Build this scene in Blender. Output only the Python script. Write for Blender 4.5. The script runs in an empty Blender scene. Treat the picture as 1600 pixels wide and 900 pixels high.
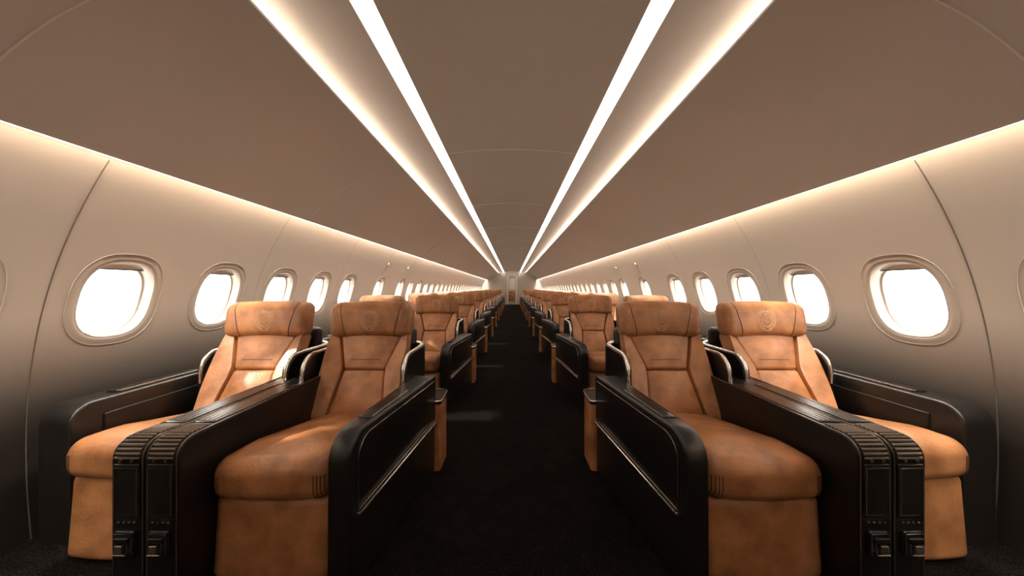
import bpy, math, numpy as np
from mathutils import Vector
import random
random.seed(3)
scene=bpy.context.scene
COL=scene.collection
EYE=1.12
F=480.0
# ---------------------------------------------------------------- materials
def new_mat(name):
    m=bpy.data.materials.new(name); m.use_nodes=True
    nt=m.node_tree; b=nt.nodes['Principled BSDF']
    return m,nt,b
def noise_mat(name,c1,c2,scale=8,rough=.5,bump=0.0,bscale=60,metal=0,detail=4,spec=.5,coat=0,lo=.3,hi=.7):
    m,nt,b=new_mat(name)
    tc=nt.nodes.new('ShaderNodeTexCoord')
    n=nt.nodes.new('ShaderNodeTexNoise'); n.inputs['Scale'].default_value=scale; n.inputs['Detail'].default_value=detail
    nt.links.new(tc.outputs['Object'],n.inputs['Vector'])
    r=nt.nodes.new('ShaderNodeValToRGB')
    r.color_ramp.elements[0].color=(*c1,1); r.color_ramp.elements[1].color=(*c2,1)
    r.color_ramp.elements[0].position=lo; r.color_ramp.elements[1].position=hi
    nt.links.new(n.outputs['Fac'],r.inputs['Fac']); nt.links.new(r.outputs['Color'],b.inputs['Base Color'])
    b.inputs['Roughness'].default_value=rough; b.inputs['Metallic'].default_value=metal
    b.inputs['Specular IOR Level'].default_value=spec
    b.inputs['Coat Weight'].default_value=coat
    if bump>0:
        n2=nt.nodes.new('ShaderNodeTexNoise'); n2.inputs['Scale'].default_value=bscale; n2.inputs['Detail'].default_value=3
        nt.links.new(tc.outputs['Object'],n2.inputs['Vector'])
        bp=nt.nodes.new('ShaderNodeBump'); bp.inputs['Strength'].default_value=bump; bp.inputs['Distance'].default_value=.01
        nt.links.new(n2.outputs['Fac'],bp.inputs['Height']); nt.links.new(bp.outputs['Normal'],b.inputs['Normal'])
    return m
M={}
M['leather']=noise_mat('cognac_leather',(.25,.098,.034),(.43,.186,.074),scale=9,rough=.37,bump=.16,bscale=90,detail=10,lo=.36,hi=.62)
M['seam']=noise_mat('leather_seam',(.08,.028,.010),(.11,.04,.014),rough=.6)
M['crest']=noise_mat('crest_thread',(.56,.34,.18),(.64,.40,.22),rough=.5)
M['black']=noise_mat('black_leather',(.008,.0062,.005),(.012,.0095,.008),scale=20,rough=.33,bump=.06,bscale=220,spec=.5)
M['shell']=noise_mat('dark_shell',(.007,.0055,.0045),(.010,.008,.0068),scale=10,rough=.30,spec=.35)
M['bronze']=noise_mat('bronze_slat',(.24,.19,.155),(.30,.245,.20),rough=.26,metal=.85)
M['chrome']=noise_mat('champagne_metal',(.76,.68,.60),(.82,.74,.66),rough=.22,metal=1)
M['plastic']=noise_mat('dark_plastic',(.010,.008,.007),(.014,.0115,.009),rough=.26,spec=.45)
M['ceil']=noise_mat('ceiling_panel',(.53,.455,.38),(.545,.47,.395),scale=1.5,rough=.38)
M['ceilseam']=noise_mat('ceiling_joint',(.66,.58,.49),(.68,.60,.51),rough=.4)
M['frame']=noise_mat('window_frame',(.60,.53,.46),(.63,.56,.49),rough=.35)
M['bulk']=noise_mat('bulkhead',(.50,.42,.35),(.53,.45,.37),rough=.5)
M['ivory']=noise_mat('ivory_paint',(.75,.66,.56),(.80,.71,.61),rough=.4)
M['groove']=noise_mat('seam_groove',(.07,.055,.045),(.09,.07,.055),rough=.6)
M['groove2']=noise_mat('soft_groove',(.20,.165,.135),(.23,.19,.155),rough=.5)
# wall : taupe panel, shade of the lower wall painted into the colour by height
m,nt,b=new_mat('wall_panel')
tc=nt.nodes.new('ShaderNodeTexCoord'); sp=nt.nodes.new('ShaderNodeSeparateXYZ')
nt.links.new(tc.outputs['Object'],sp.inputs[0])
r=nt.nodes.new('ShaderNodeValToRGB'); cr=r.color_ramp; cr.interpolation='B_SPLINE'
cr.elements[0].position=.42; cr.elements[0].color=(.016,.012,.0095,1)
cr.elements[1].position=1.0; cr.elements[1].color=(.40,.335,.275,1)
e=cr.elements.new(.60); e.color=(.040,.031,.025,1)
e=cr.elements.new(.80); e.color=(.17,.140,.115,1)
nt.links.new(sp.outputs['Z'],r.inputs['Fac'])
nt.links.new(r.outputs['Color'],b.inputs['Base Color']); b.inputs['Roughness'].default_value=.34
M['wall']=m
# carpet
m,nt,b=new_mat('carpet')
tc=nt.nodes.new('ShaderNodeTexCoord')
n1=nt.nodes.new('ShaderNodeTexNoise'); n1.inputs['Scale'].default_value=190; n1.inputs['Detail'].default_value=3
n2=nt.nodes.new('ShaderNodeTexVoronoi'); n2.inputs['Scale'].default_value=9; n2.feature='SMOOTH_F1'
n3=nt.nodes.new('ShaderNodeTexNoise'); n3.inputs['Scale'].default_value=8
va=nt.nodes.new('ShaderNodeVectorMath'); va.operation='MULTIPLY_ADD'; va.inputs[1].default_value=(.4,.4,.4)
nt.links.new(tc.outputs['Object'],n1.inputs['Vector']); nt.links.new(tc.outputs['Object'],n3.inputs['Vector'])
nt.links.new(n3.outputs['Color'],va.inputs[0]); nt.links.new(tc.outputs['Object'],va.inputs[2]); nt.links.new(va.outputs[0],n2.inputs['Vector'])
ml=nt.nodes.new('ShaderNodeMath'); ml.operation='MULTIPLY'; 
r2=nt.nodes.new('ShaderNodeMapRange'); r2.inputs['To Min'].default_value=1.05; r2.inputs['To Max'].default_value=.93; r2.inputs['From Max'].default_value=.6
nt.links.new(n2.outputs['Distance'],r2.inputs['Value'])
nt.links.new(n1.outputs['Fac'],ml.inputs[0]); nt.links.new(r2.outputs['Result'],ml.inputs[1])
r=nt.nodes.new('ShaderNodeValToRGB')
r.color_ramp.elements[0].color=(.001,.0008,.0007,1); r.color_ramp.elements[1].color=(.045,.033,.026,1)
r.color_ramp.elements[0].position=.42; r.color_ramp.elements[1].position=.74
nt.links.new(ml.outputs[0],r.inputs['Fac']); nt.links.new(r.outputs['Color'],b.inputs['Base Color'])
b.inputs['Roughness'].default_value=1; b.inputs['Specular IOR Level'].default_value=.05
bp=nt.nodes.new('ShaderNodeBump'); bp.inputs['Strength'].default_value=1; bp.inputs['Distance'].default_value=.02
nt.links.new(n1.outputs['Fac'],bp.inputs['Height']); nt.links.new(bp.outputs['Normal'],b.inputs['Normal'])
M['carpet']=m
def emis(name,col,s):
    m,nt,b=new_mat(name)
    b.inputs['Base Color'].default_value=(.8,.8,.8,1)
    b.inputs['Emission Color'].default_value=(*col,1); b.inputs['Emission Strength'].default_value=s
    return m
M['light']=emis('light_diffuser',(1,.94,.87),7.5)
M['led']=emis('cove_diffuser',(1,.93,.85),4.0)
# pane
m=bpy.data.materials.new('acrylic_pane'); m.use_nodes=True; nt=m.node_tree
nt.nodes.clear()
o=nt.nodes.new('ShaderNodeOutputMaterial'); mi=nt.nodes.new('ShaderNodeMixShader'); t=nt.nodes.new('ShaderNodeBsdfTransparent'); g=nt.nodes.new('ShaderNodeBsdfGlossy')
g.inputs['Roughness'].default_value=.05; mi.inputs[0].default_value=.05
nt.links.new(t.outputs[0],mi.inputs[1]); nt.links.new(g.outputs[0],mi.inputs[2]); nt.links.new(mi.outputs[0],o.inputs[0])
M['pane']=m

# ---------------------------------------------------------------- mesh builder
class MB:
    def __init__(s): s.v=[]; s.f=[]; s.m=[]
    def add(s,vs,fs,mat):
        o=len(s.v); s.v+= [tuple(p) for p in vs]
        for f in fs: s.f.append(tuple(o+i for i in f)); s.m.append(mat)
        return s
    def merge(s,o): 
        k=len(s.v); s.v+=o.v; s.f+=[tuple(k+i for i in f) for f in o.f]; s.m+=o.m; return s
    def mirrored(s):
        r=MB(); r.v=[(-x,y,z) for x,y,z in s.v]; r.f=[tuple(reversed(f)) for f in s.f]; r.m=list(s.m); return r
    def mesh(s,name,ang=38,normals=None):
        me=bpy.data.meshes.new(name); me.from_pydata(s.v,[],s.f)
        names=[]; 
        for n in s.m:
            if n not in names: names.append(n)
        for n in names: me.materials.append(M[n])
        me.polygons.foreach_set('material_index',[names.index(n) for n in s.m])
        me.polygons.foreach_set('use_smooth',[True]*len(me.polygons))
        me.update()
        if normals is None: me.set_sharp_from_angle(angle=math.radians(ang))
        else: me.normals_split_custom_set_from_vertices(normals)
        return me
def axis_samples(h,r,m,k):
    a=[-h+r*(1-math.tan(math.radians(45)*(1-i/k))) for i in range(k)]
    inner=[-(h-r)+2*(h-r)*i/m for i in range(m+1)]
    return a+inner+[-x for x in reversed(a)]
def rbox(mb,c,size,r,mat,m=6,k=3,deform=None):
    hx,hy,hz=[t/2 for t in size]; H=(hx,hy,hz)
    r=min(r,hx*.98,hy*.98,hz*.98)
    S=[axis_samples(h,r,m,k) for h in H]
    n=len(S[0]); idx={}; vs=[]; fs=[]
    def vert(i,j,l):
        key=(i,j,l)
        if key in idx: return idx[key]
        p=[S[0][i],S[1][j],S[2][l]]
        q=[max(-(H[a]-r),min(H[a]-r,p[a])) for a in range(3)]
        d=[p[a]-q[a] for a in range(3)]; L=math.sqrt(sum(t*t for t in d)) or 1
        p=[q[a]+d[a]/L*r for a in range(3)]
        if deform: p=deform(*p)
        idx[key]=len(vs); vs.append((p[0]+c[0],p[1]+c[1],p[2]+c[2])); return idx[key]
    N=n-1
    for a in range(N):
        for b_ in range(N):
            fs.append((vert(a,b_,0),vert(a,b_+1,0),vert(a+1,b_+1,0),vert(a+1,b_,0)))
            fs.append((vert(a,b_,N),vert(a+1,b_,N),vert(a+1,b_+1,N),vert(a,b_+1,N)))
            fs.append((vert(a,0,b_),vert(a+1,0,b_),vert(a+1,0,b_+1),vert(a,0,b_+1)))
            fs.append((vert(a,N,b_),vert(a,N,b_+1),vert(a+1,N,b_+1),vert(a+1,N,b_)))
            fs.append((vert(0,a,b_),vert(0,a,b_+1),vert(0,a+1,b_+1),vert(0,a+1,b_)))
            fs.append((vert(N,a,b_),vert(N,a+1,b_),vert(N,a+1,b_+1),vert(N,a,b_+1)))
    mb.add(vs,fs,mat); return mb
def tube(mb,pts,rad,mat,n=8,closed=False):
    P=[Vector(p) for p in pts]; L=len(P); vs=[]; fs=[]
    up=None
    for i,p in enumerate(P):
        a=P[(i-1)%L] if (closed or i>0) else p; b_=P[(i+1)%L] if (closed or i<L-1) else p
        t=(b_-a).normalized() if (b_-a).length>1e-9 else Vector((0,0,1))
        if up is None:
            up=Vector((0,0,1)) if abs(t.z)<.9 else Vector((1,0,0))
        s=t.cross(up)
        if s.length<1e-5: s=t.cross(Vector((.3,.8,.5)))
        s.normalize(); up=s.cross(t).normalized()
        for k in range(n):
            an=2*math.pi*k/n
            vs.append(p+s*math.cos(an)*rad+up*math.sin(an)*rad)
    for i in range(L if closed else L-1):
        j=(i+1)%L
        for k in range(n):
            k2=(k+1)%n
            fs.append((i*n+k,i*n+k2,j*n+k2,j*n+k))
    if not closed:
        fs.append(tuple(reversed(range(n)))); fs.append(tuple((L-1)*n+k for k in range(n)))
    mb.add(vs,fs,mat); return mb
def round_poly(corners,seg=6):
    out=[]; n=len(corners)
    for i,(x,y,r) in enumerate(corners):
        p=Vector((x,y)); a=Vector(corners[i-1][:2]); b_=Vector(corners[(i+1)%n][:2])
        if r<=0: out.append((x,y)); continue
        da=(a-p).normalized(); db=(b_-p).normalized()
        ang=da.angle(db); t=r/math.tan(ang/2)
        cc=p+(da+db).normalized()*(r/math.sin(ang/2))
        s=p+da*t; e=p+db*t
        a0=math.atan2(s.y-cc.y,s.x-cc.x); a1=math.atan2(e.y-cc.y,e.x-cc.x)
        d=(a1-a0+math.pi)%(2*math.pi)-math.pi
        for k in range(seg+1):
            aa=a0+d*k/seg; out.append((cc.x+r*math.cos(aa),cc.y+r*math.sin(aa)))
    return out
def prism(mb,poly,x0,x1,bev,mat,xmap=None,k=3):
    n=len(poly); area=sum(poly[i][0]*poly[(i+1)%n][1]-poly[(i+1)%n][0]*poly[i][1] for i in range(n))
    if area<0: poly=poly[::-1]
    nr=[]
    for i in range(n):
        ax,ay=poly[i-1]; bx,by=poly[(i+1)%n]
        d=Vector((bx-ax,by-ay)); d.normalize(); nr.append((d.y,-d.x))
    rings=[]
    for j in range(k+1):
        th=math.pi/2*j/k
        rings.append((x0+bev*(1-math.cos(th)), bev*(1-math.sin(th))))
    rings+= [(x1-(a-x0),b_) for a,b_ in reversed(rings)]
    vs=[]; fs=[]
    for (x,ins) in rings:
        for i in range(n):
            y=poly[i][0]-nr[i][0]*ins; z=poly[i][1]-nr[i][1]*ins
            xx=xmap(x,y) if xmap else x
            vs.append((xx,y,z))
    R=len(rings)
    for j in range(R-1):
        for i in range(n):
            i2=(i+1)%n
            fs.append((j*n+i,j*n+i2,(j+1)*n+i2,(j+1)*n+i))
    fs.append(tuple(reversed(range(n)))); fs.append(tuple((R-1)*n+i for i in range(n)))
    mb.add(vs,fs,mat); return mb
def link(o): COL.objects.link(o); return o
def mkobj(name,me,parent=None,label=None,**kw):
    o=bpy.data.objects.new(name,me); link(o)
    if parent is not None: o.parent=parent
    if label: o['label']=label
    for a,v in kw.items(): o[a]=v
    return o

# ---------------------------------------------------------------- cabin shell
zp=[-.02,.24,.58,.84,1.12,1.46,1.70]; xp=[2.14,2.157,2.165,2.13,2.06,1.93,1.785]
pc=np.polyfit(zp,xp,4); pd_=np.polyder(pc)
def WX(z): return float(np.polyval(pc,z))
def WN(z,s):
    return Vector((-s,0,float(np.polyval(pd_,z)))).normalized()
Y0,Y1=-1.2,21.0
WZ=1.06; WA=.149; WB=.193
Z0,Z1=.72,1.40
wy=[1.067+.557*i for i in range(6)]+[4.76,5.65]
y=6.222
while y<20.6: wy.append(y); y+=.557
def outline(a,b_,n=48,e=2.6):
    o=[]
    for i in range(n):
        t=2*math.pi*i/n; c,s=math.cos(t),math.sin(t)
        o.append((a*math.copysign(abs(c)**(2/e),c),b_*math.copysign(abs(s)**(2/e),s)))
    return o
hb=.27
hole=outline(WA,WB); nh=len(hole); hz0=Z0-WZ; hz1=Z1-WZ
rect=[]
for (a,b_) in hole:
    s=min(hb/abs(a) if abs(a)>1e-6 else 1e9,(hz1 if b_>0 else -hz0)/abs(b_) if abs(b_)>1e-6 else 1e9)
    rect.append([a*s,b_*s])
for cx in (-hb,hb):
    for cz in (hz0,hz1):
        k=min(range(nh),key=lambda q:(rect[q][0]-cx)**2+(rect[q][1]-cz)**2); rect[k]=[cx,cz]
ZS=sorted({round(p[1],6) for p in rect if abs(abs(p[0])-hb)<1e-5})
ZS=[WZ+z for z in ZS]; ZS[0]=Z0; ZS[-1]=Z1
def build_wall(sign):
    mb=MB()
    def grid(ya,yb,zs):
        vs=[];fs=[];m=len(zs)
        for yy in (ya,yb):
            for z in zs: vs.append((WX(z),yy,z))
        for j in range(m-1): fs.append((j,j+1,m+j+1,m+j))
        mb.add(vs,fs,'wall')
    grid(Y0,Y1,list(np.linspace(0,Z0,12))); grid(Y0,Y1,list(np.linspace(Z1,1.70,8)))
    cur=Y0
    for yc in wy:
        if yc-hb>cur+1e-4: grid(cur,yc-hb,ZS)
        K=6; vs=[];fs=[]; n=nh
        for k in range(K+1):
            t=k/K
            for i in range(n):
                yy=hole[i][0]*(1-t)+rect[i][0]*t; zz=hole[i][1]*(1-t)+rect[i][1]*t
                vs.append((WX(WZ+zz),yc+yy,WZ+zz))
        for k in range(K):
            for i in range(n):
                j=(i+1)%n; fs.append((k*n+i,(k+1)*n+i,(k+1)*n+j,k*n+j))
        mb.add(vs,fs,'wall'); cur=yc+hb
    grid(cur,Y1,ZS)
    if sign<0: mb=mb.mirrored()
    out=[]
    for f in mb.f:
        a,b_,c=[Vector(mb.v[i]) for i in f[:3]]
        nn=(b_-a).cross(c-a)
        out.append(f if nn.x*(-sign)>0 else tuple(reversed(f)))
    mb.f=out
    normals=[tuple(WN(v[2],sign)) for v in mb.v]
    return mb,normals
for s,nm in ((-1,'wall_left'),(1,'wall_right')):
    wmb,nrm=build_wall(s)
    mkobj(nm,wmb.mesh(nm,60,normals=nrm),label='taupe satin curved cabin side wall with shade painted into the lower part',kind='structure')
    mb=MB(); vs=[(1.785,Y0,1.70),(1.785,Y1,1.70),(1.79,Y0,1.82),(1.79,Y1,1.82),(1.56,Y0,1.84),(1.56,Y1,1.84)]
    mb.add([(x*s,y_,z) for x,y_,z in vs],[(0,1,3,2),(2,3,5,4)],'bulk')
    mkobj('trim_%d'%(900+s),mb.mesh('trim_cove',20),label='pocket of the wall light cove',kind='structure')
# floor
mb=MB(); rbox(mb,(0,(Y0+Y1)/2,-.05),(4.40,Y1-Y0+.2,.10),.005,'carpet',m=1,k=1)
mkobj('floor',mb.mesh('floor'),label='near-black brown carpet with faint leaf pattern',kind='structure')
# ceiling
def extr(mb,prof,mat,ya=Y0,yb=Y1):
    vs=[];fs=[]
    for (x,z) in prof: vs+=[(x,ya,z),(x,yb,z)]
    for i in range(len(prof)-1): fs.append((2*i,2*i+1,2*i+3,2*i+2))
    mb.add(vs,fs,mat)
def smooth_prof(pts,n=24):
    out=[]; P=[(2*pts[0][0]-pts[1][0],2*pts[0][1]-pts[1][1])]+list(pts)+[(2*pts[-1][0]-pts[-2][0],2*pts[-1][1]-pts[-2][1])]
    for i in range(1,len(P)-2):
        for k in range(6):
            t=k/6; o=[]
            for a in (0,1):
                p0,p1,p2,p3=P[i-1][a],P[i][a],P[i+1][a],P[i+2][a]
                o.append(.5*(2*p1+(p2-p0)*t+(2*p0-5*p1+4*p2-p3)*t*t+(3*p1-p0-3*p2+p3)*t**3))
            out.append(tuple(o))
    out.append(pts[-1]); return out
E=EYE
side=smooth_prof([(.915,E+1.0),(1.1,E+.945),(1.3,E+.865),(1.47,E+.76),(1.60,E+.645),(1.685,E+.552)])
center=[(1.03,E+1.075),(.9,E+1.083),(.75,E+1.093),(.622,E+1.10)]
SX0,SX1=.535,.622
mid=smooth_prof([(.535,E+1.105),(.35,E+1.125),(.18,E+1.137),(0,E+1.141)])
mb=MB()
for sg in (1,-1):
    c=MB(); extr(c,side,'ceil'); 
    extr(c,[side[0],(.915,E+1.012),(1.04,E+.985)],'ceil')
    extr(c,[(1.04,E+.975),(1.04,E+1.078),(1.03,E+1.075)],'ceil')
    extr(c,center,'ceil'); extr(c,mid,'ceil')
    extr(c,[(1.685,E+.552),(1.695,E+.560),(1.56,E+.725)],'ceil')
    extr(c,[(.622,E+1.10),(.622,E+1.112)],'ceil'); extr(c,[(.535,E+1.112),(.535,E+1.105)],'ceil')
    mb.merge(c if sg==1 else c.mirrored())
mkobj('ceiling',mb.mesh('ceiling',30),label='smooth taupe vaulted cabin ceiling with lit coves',kind='structure')
for x0_,x1_,z0_,z1_,nm,lb,mt in ((SX0,SX1,E+1.112,E+1.110,'ceiling_light_strip','long flush white linear light in the cabin ceiling','light'),(.970,1.02,E+1.076,E+1.072,'cove_light_strip','thin bright light strip along the ceiling cove edge','led')):
    for sg in (-1,1):
        mb=MB(); segs=14
        for i in range(segs):
            ya=Y0+(Y1-Y0)*i/segs; yb=Y0+(Y1-Y0)*(i+1)/segs
            x0,x1=x0_*sg,x1_*sg
            mb.add([(x0,ya,z0_),(x1,ya,z1_),(x1,yb,z1_),(x0,yb,z0_)],[(0,1,2,3) if sg<0 else (3,2,1,0)],mt)
        mkobj(nm,mb.mesh(nm),label=lb,category='ceiling light')
from mathutils import Matrix
def area(name,loc,sx,sy,power,direction,col=(1,.92,.82)):
    l=bpy.data.lights.new(name,'AREA'); l.shape='RECTANGLE'; l.size=sx; l.size_y=sy; l.energy=power; l.color=col
    o=bpy.data.objects.new(name,l); link(o); o.location=loc
    d=Vector(direction).normalized()
    z=-d; yv=Vector((0,1,0)); xv=yv.cross(z).normalized()
    R=Matrix((xv,yv,z)).transposed(); o.rotation_euler=R.to_euler()
    return o
NS=4; LL=(Y1-Y0)/NS
for sg in (-1,1):
    for i in range(NS):
        yc=Y0+LL*(i+.5)
        area('cove_lamp',(sg*1.030,yc,E+1.03),.05,LL*.998,14*LL/5.5,(-sg,0,.12))
        area('cove_lamp',(sg*1.720,yc,E+.68),.07,LL*.998,135*LL/5.5,(sg*.35,0,-1))
# back wall, far bulkhead
prof=[(WX(z),z) for z in np.linspace(0,1.7,12)]+[(1.81,1.85),(1.04,E+1.0),(1.04,E+1.12),(0,E+1.17)]
def bulkmesh(yy,mat,flip):
    full=prof+[(-x,z) for x,z in reversed(prof[:-1])]
    mb=MB(); vs=[(x,yy,z) for x,z in full]; f=tuple(range(len(vs)))
    mb.add(vs,[f if flip else f[::-1]],mat); return mb
mkobj('wall_back',bulkmesh(Y0,'bulk',True).mesh('wall_back'),label='plain taupe rear bulkhead',kind='structure')
mkobj('wall_front',bulkmesh(Y1,'bulk',False).mesh('wall_front'),label='light tan bulkhead closing the cabin',kind='structure')
# door
mb=MB()
arch=[(-.30,0),(-.30,1.75)]+[(-.30*math.cos(t),1.75+.30*math.sin(t)) for t in np.linspace(.15,math.pi-.15,12)]+[(.30,1.75),(.30,0)]
tube(mb,[(x,Y1-.03,z) for x,z in arch],.05,'ivory')
mkd=mkobj('door_1',mb.mesh('door_1'),label='arched ivory door frame with panelled door',kind='structure')
mb=MB(); vs=[(x,Y1-.02,z) for x,z in arch]; mb.add(vs,[tuple(range(len(vs)))[::-1]],'bulk')
for zc,hh in ((.55,.7),(1.4,.75)): rbox(mb,(0,Y1-.03,zc),(.42,.02,hh),.008,'ivory' if zc>1 else 'leather',m=2,k=2)
mkobj('door_panel',mb.mesh('door_panel'),parent=mkd)
mb=MB(); tube(mb,[(.21,Y1-.05,.98),(.21,Y1-.09,1.0),(.14,Y1-.09,1.0)],.012,'chrome')
mkobj('door_handle',mb.mesh('door_handle'),parent=mkd)
# panel seams
def seam(pts,mat,rad,name):
    mb=MB(); tube(mb,pts,rad,mat,n=6); mkobj(name,mb.mesh(name),label='thin panel joint across the cabin lining',kind='structure')
yy=1.09+.557*.5; idx=1
while yy<14:
    for s in (-1,1):
        seam([(s*(WX(z)+.002),yy,z) for z in np.linspace(.0,1.69,60)],'groove' if yy<2 else 'groove2',.0036 if yy<2 else .0028,'trim_%d'%idx); idx+=1
    yy+=.557*2
yy=.93
while yy<12:
    for s in (-1,1):
        seam([(s*x,yy,z+.001) for x,z in side],'ceilseam',.0038,'trim_%d'%idx); idx+=1
    seam([(x,yy,z+.001) for x,z in mid]+[(-x,yy,z+.001) for x,z in reversed(mid[:-1])],'ceilseam',.0038,'trim_%d'%idx); idx+=1
    yy+=1.6
# windows
def window_parts():
    fr=MB(); n=48
    spec=[(.190,.238,.001),(.1895,.2375,-.0022),(.188,.236,-.0025),(.1865,.2345,.0004),(.168,.214,-.001),(.156,.201,-.0005),(.149,.193,.006),(.145,.189,.030),(.142,.186,.050),(.133,.176,.052),(.131,.174,.062)]
    vs=[];fs=[]
    for a,b_,dx in spec:
        for (yy,zz) in outline(a,b_,n): vs.append((WX(WZ+zz)+dx,yy,WZ+zz))
    for j in range(len(spec)-1):
        for i in range(n):
            i2=(i+1)%n; fs.append((j*n+i,j*n+i2,(j+1)*n+i2,(j+1)*n+i))
    fr.add(vs,fs,'frame')
    for j in range(len(fs)):
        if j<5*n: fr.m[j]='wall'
    pn=MB(); pts=[(WX(WZ+zz)+.060,yy,WZ+zz) for yy,zz in outline(.133,.176,n)]
    pn.add(pts+[(WX(WZ)+.060,0,WZ)],[(i,(i+1)%n,n) for i in range(n)],'pane')
    sh=MB(); top=[p for p in outline(.143,.186,n) if p[1]>.150]
    top.sort()
    vs=[];
    for yy,zz in top: vs.append((WX(WZ+zz)+.042,yy,WZ+zz))
    for yy,zz in top: vs.append((WX(WZ+.158)+.042,yy,WZ+.158))
    L=len(top); sh.add(vs,[(i,i+1,L+i+1,L+i) for i in range(L-1)],'frame')
    tube(sh,[(WX(WZ+.158)+.038,yy,WZ+.157) for yy in (-.115,0,.115)],.0035,'groove',n=6)
    return fr,pn,sh
wp=window_parts(); num=1
for s in (-1,1):
    me=[(p if s>0 else p.mirrored()).mesh(nm,50) for p,nm in zip(wp,('window_frame','window_pane','window_shade'))]
    for yc in wy:
        o=mkobj('window_%d'%num,me[0],label='rounded cabin window with slim moulded surround',kind='structure'); num+=1
        o.location=(0,yc,0)
        for mm,nn in ((me[1],'window_pane'),(me[2],'window_shade')): mkobj(nn,mm,parent=o)
# wall fixtures
def fixture(s,yc):
    z=1.49; mb=MB(); x=WX(z)
    pr=[(0,-.010),(.018,-.010),(.025,-.007),(.028,0)]
    vs=[];fs=[];n=20
    for r_,dx in pr[1:]:
        for i in range(n):
            a=2*math.pi*i/n; vs.append((x+dx,yc+r_*math.cos(a),z+r_*math.sin(a)))
    for j in range(len(pr)-2):
        for i in range(n):
            fs.append((j*n+i,j*n+(i+1)%n,(j+1)*n+(i+1)%n,(j+1)*n+i))
    fs.append(tuple(range(n))[::-1]); mb.add(vs,fs,'ceil')
    rbox(mb,(x-.012,yc,z),(.008,.024,.024),.003,'groove',m=2,k=2)
    if s<0: mb=mb.mirrored()
    mkobj('wall_reading_lamp',mb.mesh('wall_reading_lamp'),label='small round cream fixture on the cabin wall',category='lamp',group='round wall fixtures')
for s in (-1,1):
    for yc in (4.76,5.65): fixture(s,yc)

# ---------------------------------------------------------------- seat (local: front -y, +x toward the wall)
def cushion_parts(front,CZ):
    parts=[]
    W=.465
    mb=MB(); LH=CZ-.07
    def d(x,y_,z):
        t=(z+LH/2)/LH
        x*=1+.015*(1-t)
        y_+= .02*t if y_<0 else 0
        y_-= .018*(1-(x/.23)**2) if y_<0 else 0
        return (x,y_,z)
    rbox(mb,(0,front+.158,.010+LH/2),(W,.30,LH),.035,'leather',m=6,k=4,deform=d)
    parts.append(('leg_rest',mb,None))
    mb=MB(); yb=-.10; L=yb-front
    def d(x,y_,z):
        fx=1-(x/.235)**2; fy=y_/(L/2)
        if z>0: z+=.028*max(0,fx)*(1-.6*fy*fy)
        z-= .072*max(0,fy+.55)-.012*max(0,-fy)
        if y_<0: y_-=.030*max(0,fx)
        if z<0: z-=.012*max(0,-fy)**3
        return (x,y_,z)
    rbox(mb,(0,(front+yb)/2,CZ),(W,L,.145),.060,'leather',m=10,k=6,deform=d)
    r=.060
    for sx in (-1,1):
        for q in range(4):
            P=[]
            for z in np.linspace(-.066,.02,9):
                x=.176+q*.0105
                ex=max(0,x-(.2325-r)); ez=max(0,abs(z)-(.0725-r)); e2=ex*ex+ez*ez
                yy=-L/2+r-math.sqrt(max(0,r*r-e2))
                p=d(sx*x,yy-.0003,z); P.append((p[0],p[1]+(front+yb)/2,p[2]+CZ))
            tube(mb,P,.0022,'seam',n=5)
    parts.append(('seat_cushion',mb,None))
    return parts
by0,bz0=-.225,.325; by1,bz1=.035,.835
bd=Vector((0,by1-by0,bz1-bz0)); BL=bd.length; bd.normalize(); bn=Vector((0,-bd.z,bd.y))
def bmap(a,v,t):
    p=Vector((a,by0,bz0))+bd*v+bn*t; return (p.x,p.y,p.z)
SPL=.52
def cw(v):
    t=v/BL
    return .168-.040*t/SPL if t<SPL else .128+(t-SPL)/(1-SPL)*.092
def ow(v): 
    t=v/BL
    return .236+.016*math.sin(t*2.8)
def backrest_parts():
    parts=[]
    mb=MB()
    rbox(mb,(0,0,0),(.45,.10,BL),.04,'leather',m=4,k=3,deform=lambda x,y_,z:bmap(x,z+BL/2,-y_-.02))
    parts.append(('backrest',mb,None))
    for sx in (-1,1):
        mb=MB()
        def d(x,y_,z,sx=sx):
            v=z+BL/2; u=(x+.5)
            xo=ow(v); xi=cw(v)+.0015
            xx=xo+(xi-xo)*u
            bul=math.sin(math.pi*min(1,max(0,1-u*.75)))
            t=-y_+.031+(.030*(1-u)**1.3+.006*bul)*(1-(abs(z)/BL*1.5)**2*.8)*(1 if y_<0 else .3)
            return bmap(sx*xx,v,t)
        tmp=MB(); rbox(tmp,(0,0,0),(1.0,.07,BL),.032,'leather',m=9,k=5)
        vv=[d(*p) for p in tmp.v]
        fs=tmp.f if sx<0 else [tuple(reversed(f)) for f in tmp.f]
        mb.add(vv,fs,'leather')
        parts.append(('backrest_bolster',mb,None))
    va=SPL*BL
    def pad(v0,v1,bul):
        mb=MB()
        tmp=MB(); rbox(tmp,(0,0,0),(.24,.05,v1-v0-.003),.018,'leather',m=7,k=4)
        vv=[]
        for (x,y_,z) in tmp.v:
            v=z+(v0+v1)/2; u=x/.12; w=cw(v)-.0015
            t=-y_+.034+(bul*(1-u*u)*(1-(z/((v1-v0)/2))**2) if y_<0 else 0)
            vv.append(bmap(u*w,v,t))
        mb.add(vv,tmp.f,'leather'); return mb
    up=pad(va,BL,.014)
    tube(up,[bmap(x,va+.060,.0592+.0085*(1-(x/.14)**2)) for x in np.linspace(-.095,.095,9)],.0025,'seam',n=6)
    parts.append(('backrest_panel',up,None))
    parts.append(('lumbar_cushion',pad(0.02,va,.020),None))
    return parts
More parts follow.
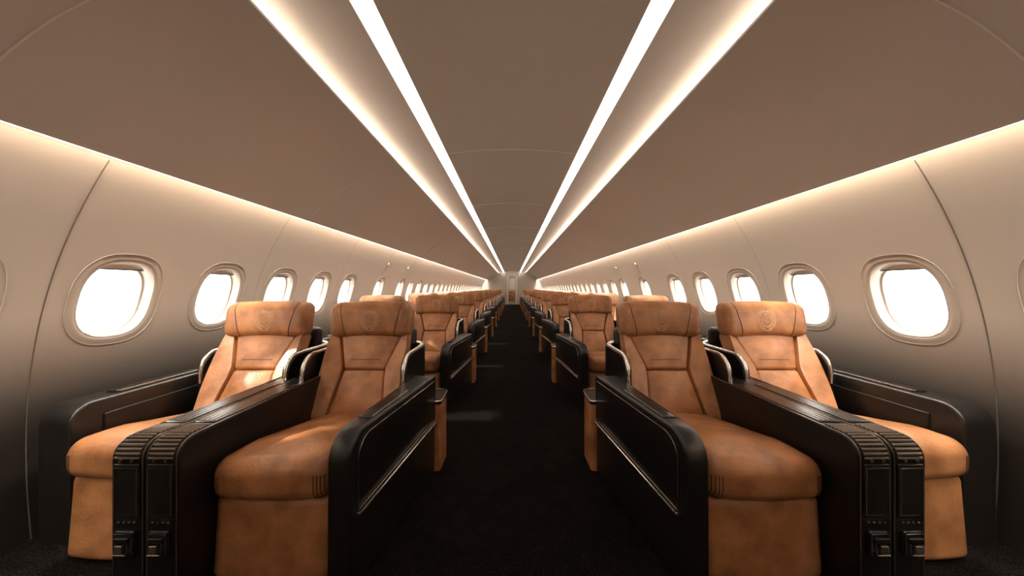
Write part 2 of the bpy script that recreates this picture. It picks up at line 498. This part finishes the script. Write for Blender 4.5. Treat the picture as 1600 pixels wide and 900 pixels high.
def headrest_parts():
    HW,HD,HH=.53,.135,.235; zc=.915; yc=.022
    def d(x,y_,z):
        a=abs(x)/(HW/2)
        x*=1-.02*(1-(z+HH/2)/HH)
        y_-=.030*a**2.5
        if y_<0: y_-=.018*(1-(z/(HH/2))**2)*(1-a*a*.5)
        y_+=.14*z
        z-=.010*a*a if z>0 else 0
        return (x,y_,z)
    mb=MB(); rbox(mb,(0,yc,zc),(HW,HD,HH),.050,'leather',m=10,k=5,deform=d)
    for sx in (-1,1):
        pts=[]
        for z in np.linspace(-HH/2+.006,HH/2-.006,16):
            x=sx*(.178+.020*z/.1); e=max(0,abs(z)-(HH/2-.050)); yy=-HD/2+(.050-math.sqrt(max(0,.050**2-e*e)))
            p=d(x,yy-.0002,z); pts.append((p[0],p[1]+yc,p[2]+zc))
        tube(mb,pts,.0030,'seam',n=6)
    cr=MB()
    def st(pts,rad=.0014,closed=False):
        P=[]
        for (x,z) in pts:
            x*=1.0; z*=1.15
            p=d(x,-HD/2-.0006,z+.002); P.append((p[0],p[1]+yc,p[2]+zc))
        tube(cr,P,rad,'crest',n=5,closed=closed)
    sh=[(-.032,.038),(-.015,.041),(0,.042),(.015,.041),(.032,.038),(.036,.020),(.036,-.005),(.034,-.024),(.020,-.036),(0,-.043),(-.020,-.036),(-.034,-.024),(-.036,-.005),(-.036,.020)]
    st(sh,.0018,True)
    st([(x*.85,z*.85) for x,z in sh],.001,True)
    for s in (-1,1):
        arc=[(s*.054*math.sin(t),-.054*math.cos(t)) for t in np.linspace(.15,2.75,16)]
        st(arc,.0012)
        for t in np.linspace(.3,2.6,11):
            bx,bz=s*.054*math.sin(t),-.054*math.cos(t)
            for o,rr in ((.25,.062),(.25,.046)):
                st([(bx,bz),(s*rr*math.sin(t+o*.5),-rr*math.cos(t+o*.5)),(s*(rr*.5+.027)*math.sin(t+o),-(rr*.5+.027)*math.cos(t+o))],.0009)
    st([(-.018,.045),(-.023,.062),(-.011,.053),(0,.069),(.011,.053),(.023,.062),(.018,.045)],.0016,True)
    st([(-.018,.0485),(0,.051),(.018,.0485)],.001)
    st([(.019*math.cos(t)*(1+.12*math.sin(6*t)),.004+.024*math.sin(t)*(1+.12*math.sin(6*t))) for t in np.linspace(0,2*math.pi,30)[:-1]],.0013,True)
    st([(-.008,.011),(-.003,.010)],.0012); st([(.008,.011),(.003,.010)],.0012)
    st([(0,.009),(-.003,-.002),(.003,-.002),(0,.009)],.001); st([(-.007,-.010),(0,-.006),(.007,-.010)],.001)
    st([(-.030,-.052),(-.018,-.060),(0,-.063),(.018,-.060),(.030,-.052)],.0016)
    return [('headrest',mb,None),('headrest_crest',cr,'pale gold embroidered crest with shield, crown and wreath')]
def shell_parts(fl,fr_):
    hw=.290; yb=.24; r=.16; R=.105
    def halfp(yf,s):
        ys=[yf+R*(1-math.cos(a)) for a in np.linspace(0,math.pi/2,9)]+list(np.linspace(yf+R,yb-r,6)[1:-1])
        p=[(s*hw,y_,yf) for y_ in ys]
        p+=[(s*(hw-r+r*math.cos(t)),yb-r+r*math.sin(t),yf) for t in np.linspace(0,math.pi/2,9)]
        return p+[(s*.07,yb,yf)]
    path=halfp(fl,-1)+[(0,yb,fl)]+list(reversed(halfp(fr_,1)))
    def top(y_,yf):
        t=max(0,min(1,(y_-yf)/R)); return .615+.105*math.sqrt(max(0,1-(1-t)**2))
    mb=MB(); n=len(path); vs=[];fs=[]
    th=.018
    rim=MB(); P1=[]
    for i,(x,y_,yf) in enumerate(path):
        a=Vector(path[max(0,i-1)][:2]); b_=Vector(path[min(n-1,i+1)][:2]); d=(b_-a).normalized(); nx,ny=d.y,-d.x
        zt=top(y_,yf)
        vs+=[(x+nx*th,y_+ny*th,.03),(x+nx*th,y_+ny*th,zt),(x-nx*th,y_-ny*th,zt),(x-nx*th,y_-ny*th,.03)]
        P1.append((x,y_,zt+.004))
    for i in range(n-1):
        for k in range(4):
            k2=(k+1)%4; fs.append((4*i+k,4*i+k2,4*i+4+k2,4*i+4+k))
    fs.append((0,3,2,1)); fs.append((4*n-4,4*n-3,4*n-2,4*n-1))
    mb.add(vs,fs,'shell')
    rbox(mb,(0,.145,.58),(.46,.08,.52),.035,'shell',m=3,k=3,deform=lambda x,y_,z:(x,y_+.18*z*.4,z))
    P=P1; xa,xb=P[0][0],P[-1][0]
    Q=[(xa,fl-.004,.545),(xa,fl-.004,.56),(xa,fl-.004,.59)]+P+[(xb,fr_-.004,.59),(xb,fr_-.004,.56),(xb,fr_-.004,.545)]
    tube(rim,Q,.0115,'chrome',n=10)
    return [('back_shell',mb,'dark wraparound seat shell'),('shell_rim',rim,'polished champagne metal rim')]
def inner_console(xa,xb,yf):
    top=.592; yb=-.16; w=xb-xa; xc=(xa+xb)/2
    body=MB()
    poly=round_poly([(yf,0.0,0),(yf,top,.06),(yb,top,.01),(yb,0.0,0)],8)
    prism(body,poly,xa,xb,.006,'shell')
    for x in (xa+.004,xb-.004):
        arc=[(yf-.001,.02)]+[(yf-.001+.0,z) for z in (.2,.4)]+[(yf+.06-.061*math.cos(t),top-.06+.061*math.sin(t)) for t in np.linspace(0,math.pi/2,8)]+[(yb,top+.001)]
        tube(body,[(x,a,b_) for a,b_ in arc],.0022,'bronze',n=5)
    ribs=MB()
    n=7
    for i in range(n):
        t=(i+.3)/n*math.pi/2*1.0
        cy=yf+.06-.062*math.cos(t); cz=top-.06+.062*math.sin(t)
        tube(ribs,[(xa+.012,cy,cz),(xb-.012,cy,cz)],.0050,'bronze',n=8)
    for i in range(5):
        yy=yf+.068+i*.014
        tube(ribs,[(xa+.012,yy,top+.002),(xb-.012,yy,top+.002)],.0048,'bronze',n=8)
    rbox(ribs,(xc,(yf+.150+yb-.20)/2,top+.001),(w-.024,yb-.20-yf-.150,.008),.003,'plastic',m=2,k=2)
    for i in range(4):
        x=xa+.024+(w-.048)*i/3
        tube(ribs,[(x,yf+.16,top+.004),(x,yb-.21,top+.004)],.0025,'bronze',n=6)
    cp=MB()
    rbox(cp,(xc,yf-.003,.425),(w-.022,.010,.185),.004,'plastic',m=2,k=2)
    tube(cp,[(xc-(w/2-.016),yf-.009,.345),(xc-(w/2-.016),yf-.009,.505),(xc+(w/2-.016),yf-.009,.505),(xc+(w/2-.016),yf-.009,.345)],.0018,'bronze',n=5,closed=True)
    for sx in (-.02,.02):
        tube(cp,[(xc+sx,yf-.002,.530),(xc+sx,yf-.009,.530)],.006,'bronze',n=10)
    for i in range(4):
        rbox(cp,(xc-.027+i*.018,yf-.004,.318),(.009,.008,.007),.002,'chrome' if i%2 else 'bronze',m=1,k=1)
    tube(cp,[(xc-w/2+.012,yf-.002,.332),(xc+w/2-.012,yf-.002,.332)],.002,'bronze',n=5)
    bk=MB()
    rbox(bk,(xc,yf-.006,.250),(.066,.018,.085),.006,'plastic',m=2,k=2)
    tube(bk,[(xc-.029,yf-.016,.214),(xc-.029,yf-.016,.286),(xc+.029,yf-.016,.286),(xc+.029,yf-.016,.214)],.0018,'bronze',n=5,closed=True)
    rbox(bk,(xc,yf-.018,.268),(.050,.014,.016),.004,'shell',m=2,k=2)
    rbox(bk,(xc+.006,yf-.020,.238),(.026,.014,.030),.004,'bronze',m=2,k=2)
    tube(bk,[(xc-.020,yf-.020,.258),(xc-.020,yf-.025,.222),(xc+.022,yf-.025,.222)],.0025,'chrome',n=6)
    return [('armrest_console',body,'narrow dark console with bronze edging'),('ribbed_top',ribs,'bronze ribbed slat top'),('control_panel',cp,'small control plate with knobs'),('buckle',bk,'metal latch buckle')]
def aisle_console():
    yf,yb=-.93,-.13; top=.582
    def xo(y_): return -.327-.118*max(-.05,min(1.05,(y_-yf)/(yb-yf)))
    def xi(y_): return -.245-.066*max(-.05,min(1.05,(y_-yf)/(yb-yf)))
    body=MB()
    poly=round_poly([(yf,0,0),(yf,top,.10),(yb,top,.03),(yb,0,0)],12)
    n=len(poly)
    area_=sum(poly[i][0]*poly[(i+1)%n][1]-poly[(i+1)%n][0]*poly[i][1] for i in range(n))
    P=poly if area_>0 else poly[::-1]
    nr=[]
    for i in range(n):
        a=P[i-1]; b_=P[(i+1)%n]; d=Vector((b_[0]-a[0],b_[1]-a[1])).normalized(); nr.append((d.y,-d.x))
    bev=.012; rings=[]
    for j in range(5):
        th=math.pi/2*j/4; rings.append((0,bev*(1-math.cos(th)),bev*(1-math.sin(th))))
    for j in range(4,-1,-1):
        th=math.pi/2*j/4; rings.append((1,-bev*(1-math.cos(th)),bev*(1-math.sin(th))))
    vs=[];fs=[]
    for side_,off,ins in rings:
        for i in range(n):
            y_=P[i][0]-nr[i][0]*ins; z=P[i][1]-nr[i][1]*ins
            vs.append(((xo(y_) if side_==0 else xi(y_))+off,y_,z))
    R=len(rings)
    for j in range(R-1):
        for i in range(n):
            i2=(i+1)%n; fs.append((j*n+i,j*n+i2,(j+1)*n+i2,(j+1)*n+i))
    fs.append(tuple(reversed(range(n)))); fs.append(tuple((R-1)*n+i for i in range(n)))
    body.add(vs,fs,'black')
    pn=MB()
    pp=round_poly([(yf+.045,.285,.01),(yf+.045,top-.030,.08),(yb-.03,top-.030,.02),(yb-.03,.315,.01)],8)
    prism(pn,pp,0,.010,.003,'shell',xmap=lambda x,y_:xo(y_)-.003+x)
    tube(pn,[(xo(a)-.0035,a,b_) for a,b_ in pp],.0022,'bronze',n=5,closed=True)
    rail=MB()
    rbox(rail,(0,(yf+yb)/2+.01,0),(.014,yb-yf-.06,.016),.004,'bronze',m=2,k=2)
    rail.v=[(x+xo(y_)-.006,y_,z+.268+.032*(y_-yf)/(yb-yf)) for x,y_,z in rail.v]
    tube(rail,[(xo(y_)-.013,y_,.276+.032*(y_-yf)/(yb-yf)) for y_ in (yf+.045,yb-.03)],.0045,'chrome',n=6)
    lid=MB()
    def dd(x,y_,z): 
        yy=y_-.60; return (x+(xo(yy)+xi(yy))/2,yy,z)
    rbox(lid,(0,0,top+.001),(.054,.34,.010),.004,'plastic',m=3,k=2,deform=dd)
    tube(lid,[dd(-.029,-.165,top+.003),dd(-.029,.165,top+.003)],.002,'bronze',n=5)
    tb=MB()
    pl=round_poly([(-.475,-.16,.02),(-.475,.07,.06),(-.30,.07,.01),(-.30,-.16,.01)],6)
    def vprism(mb,pl,z0,z1,mat,infl=0):
        n=len(pl)
        vs=[(x,y_,z0) for x,y_ in pl]+[(x,y_,z1) for x,y_ in pl]
        a_=sum(pl[i][0]*pl[(i+1)%n][1]-pl[(i+1)%n][0]*pl[i][1] for i in range(n))
        fs=[(i,(i+1)%n,n+(i+1)%n,n+i) for i in range(n)]+[tuple(reversed(range(n))),tuple(range(n,2*n))]
        if a_<0: fs=[f[::-1] for f in fs]
        mb.add(vs,fs,mat)
    vprism(tb,pl,0.0,.405,'leather')
    tt=MB(); vprism(tt,[(x-.004 if x<-.4 else x,y_) for x,y_ in pl],.405,.425,'shell')
    tube(tt,[(x-.006 if x<-.4 else x,y_,.427) for x,y_ in pl],.0045,'chrome',n=6,closed=True)
    return [('aisle_console',body,'black leather side console with rounded front'),('side_panel',pn,'dark side panel with fine bronze outline'),('trim_rail',rail,'metal trim rail'),('armrest_lid',lid,'black armrest lid'),('storage_box',tb,'cognac leather storage box'),('side_table',tt,'small dark table top with metal edge')]
def window_console():
    yf,yb=-.70,.12; top=.60
    body=MB()
    poly=round_poly([(yf,0,0),(yf,top,.085),(yb,top,.02),(yb,0,0)],9)
    prism(body,poly,.335,.480,.012,'black',k=4)
    lid=MB(); rbox(lid,(.40,-.30,top+.003),(.060,.42,.016),.006,'plastic',m=3,k=2)
    tube(lid,[(.368,-.50,top+.006),(.368,-.10,top+.006)],.0025,'chrome',n=5)
    inner=MB(); rbox(inner,(.330,-.26,.46),(.012,.66,.14),.005,'shell',m=2,k=2)
    return [('window_console',body,'black leather console along the wall'),('armrest_lid',lid,'black armrest lid'),('side_panel',inner,None)]
AX,WXC=.915,1.594
def plinth(front):
    mb=MB(); rbox(mb,(0,(front+.30+.05)/2+.0,.13),(.40,-(front+.30)+.25,.26),.01,'plastic',m=1,k=1); return [('seat_base',mb,'dark seat base')]
back=backrest_parts()+headrest_parts()
aisle=cushion_parts(-.885,.382)+plinth(-.885)+back+shell_parts(-.275,-.275)+inner_console(.233,.342,-.984)+aisle_console()
wind=cushion_parts(-.80,.412)+plinth(-.80)+back+shell_parts(-.275,-.18)+inner_console(-.330,-.221,-.984)+window_console()
def make_proto(parts,sgn):
    return [(n,(mb if sgn>0 else mb.mirrored()),lab) for n,mb,lab in parts]
ROWS=11; PITCH=1.74; YH=2.04
for sgn in (-1,1):
    for kind_,parts,xc in (('aisle',aisle,AX),('window',wind,WXC)):
        pr=make_proto(parts,sgn)
        meshes=[(n,mb.mesh(n),lab) for n,mb,lab in pr]
        allm=MB()
        for n,mb,lab in pr: allm.merge(mb)
        low=allm.mesh('airline_seat')
        root=None; kids=[]
        if sgn>0: xc+=.045
        for r_ in range(ROWS):
            loc=(sgn*xc,YH+PITCH*r_,0)
            lab='cognac leather aisle seat with crest headrest and black side console' if kind_=='aisle' else 'cognac leather window seat with crest headrest beside the cabin wall'
            if r_<6:
                if root is None:
                    root=bpy.data.objects.new('airline_seat',None); link(root); root.empty_display_size=.2
                    for n,me,l in meshes: kids.append(mkobj(n,me,parent=root,label=l))
                    o=root
                else:
                    o=root.copy(); link(o)
                    for k_ in kids:
                        c=k_.copy(); c.parent=o; link(c)
            else:
                o=bpy.data.objects.new('airline_seat',low); link(o)
            o.location=loc; o['label']=lab; o['category']='seat'; o['group']='cognac leather cabin seats'
# ---------------------------------------------------------------- light
w=bpy.data.worlds.new('World'); scene.world=w; w.use_nodes=True
bg=w.node_tree.nodes['Background']; bg.inputs[0].default_value=(1,.94,.86,1); bg.inputs[1].default_value=6.5
sun=bpy.data.lights.new('sun','SUN'); sun.energy=11; sun.angle=.04; sun.color=(1,.9,.78)
so=bpy.data.objects.new('sun',sun); link(so)
so.rotation_euler=Vector((1,.27,-.63)).to_track_quat('-Z','Y').to_euler()
cam=bpy.data.cameras.new('camera'); cam.sensor_width=36; cam.lens=36*F/1600; cam.clip_start=.02
co=bpy.data.objects.new('camera',cam); link(co); co.location=(0,0,EYE); co.rotation_euler=(math.pi/2,0,0)
scene.camera=co
scene.view_settings.view_transform='Standard'
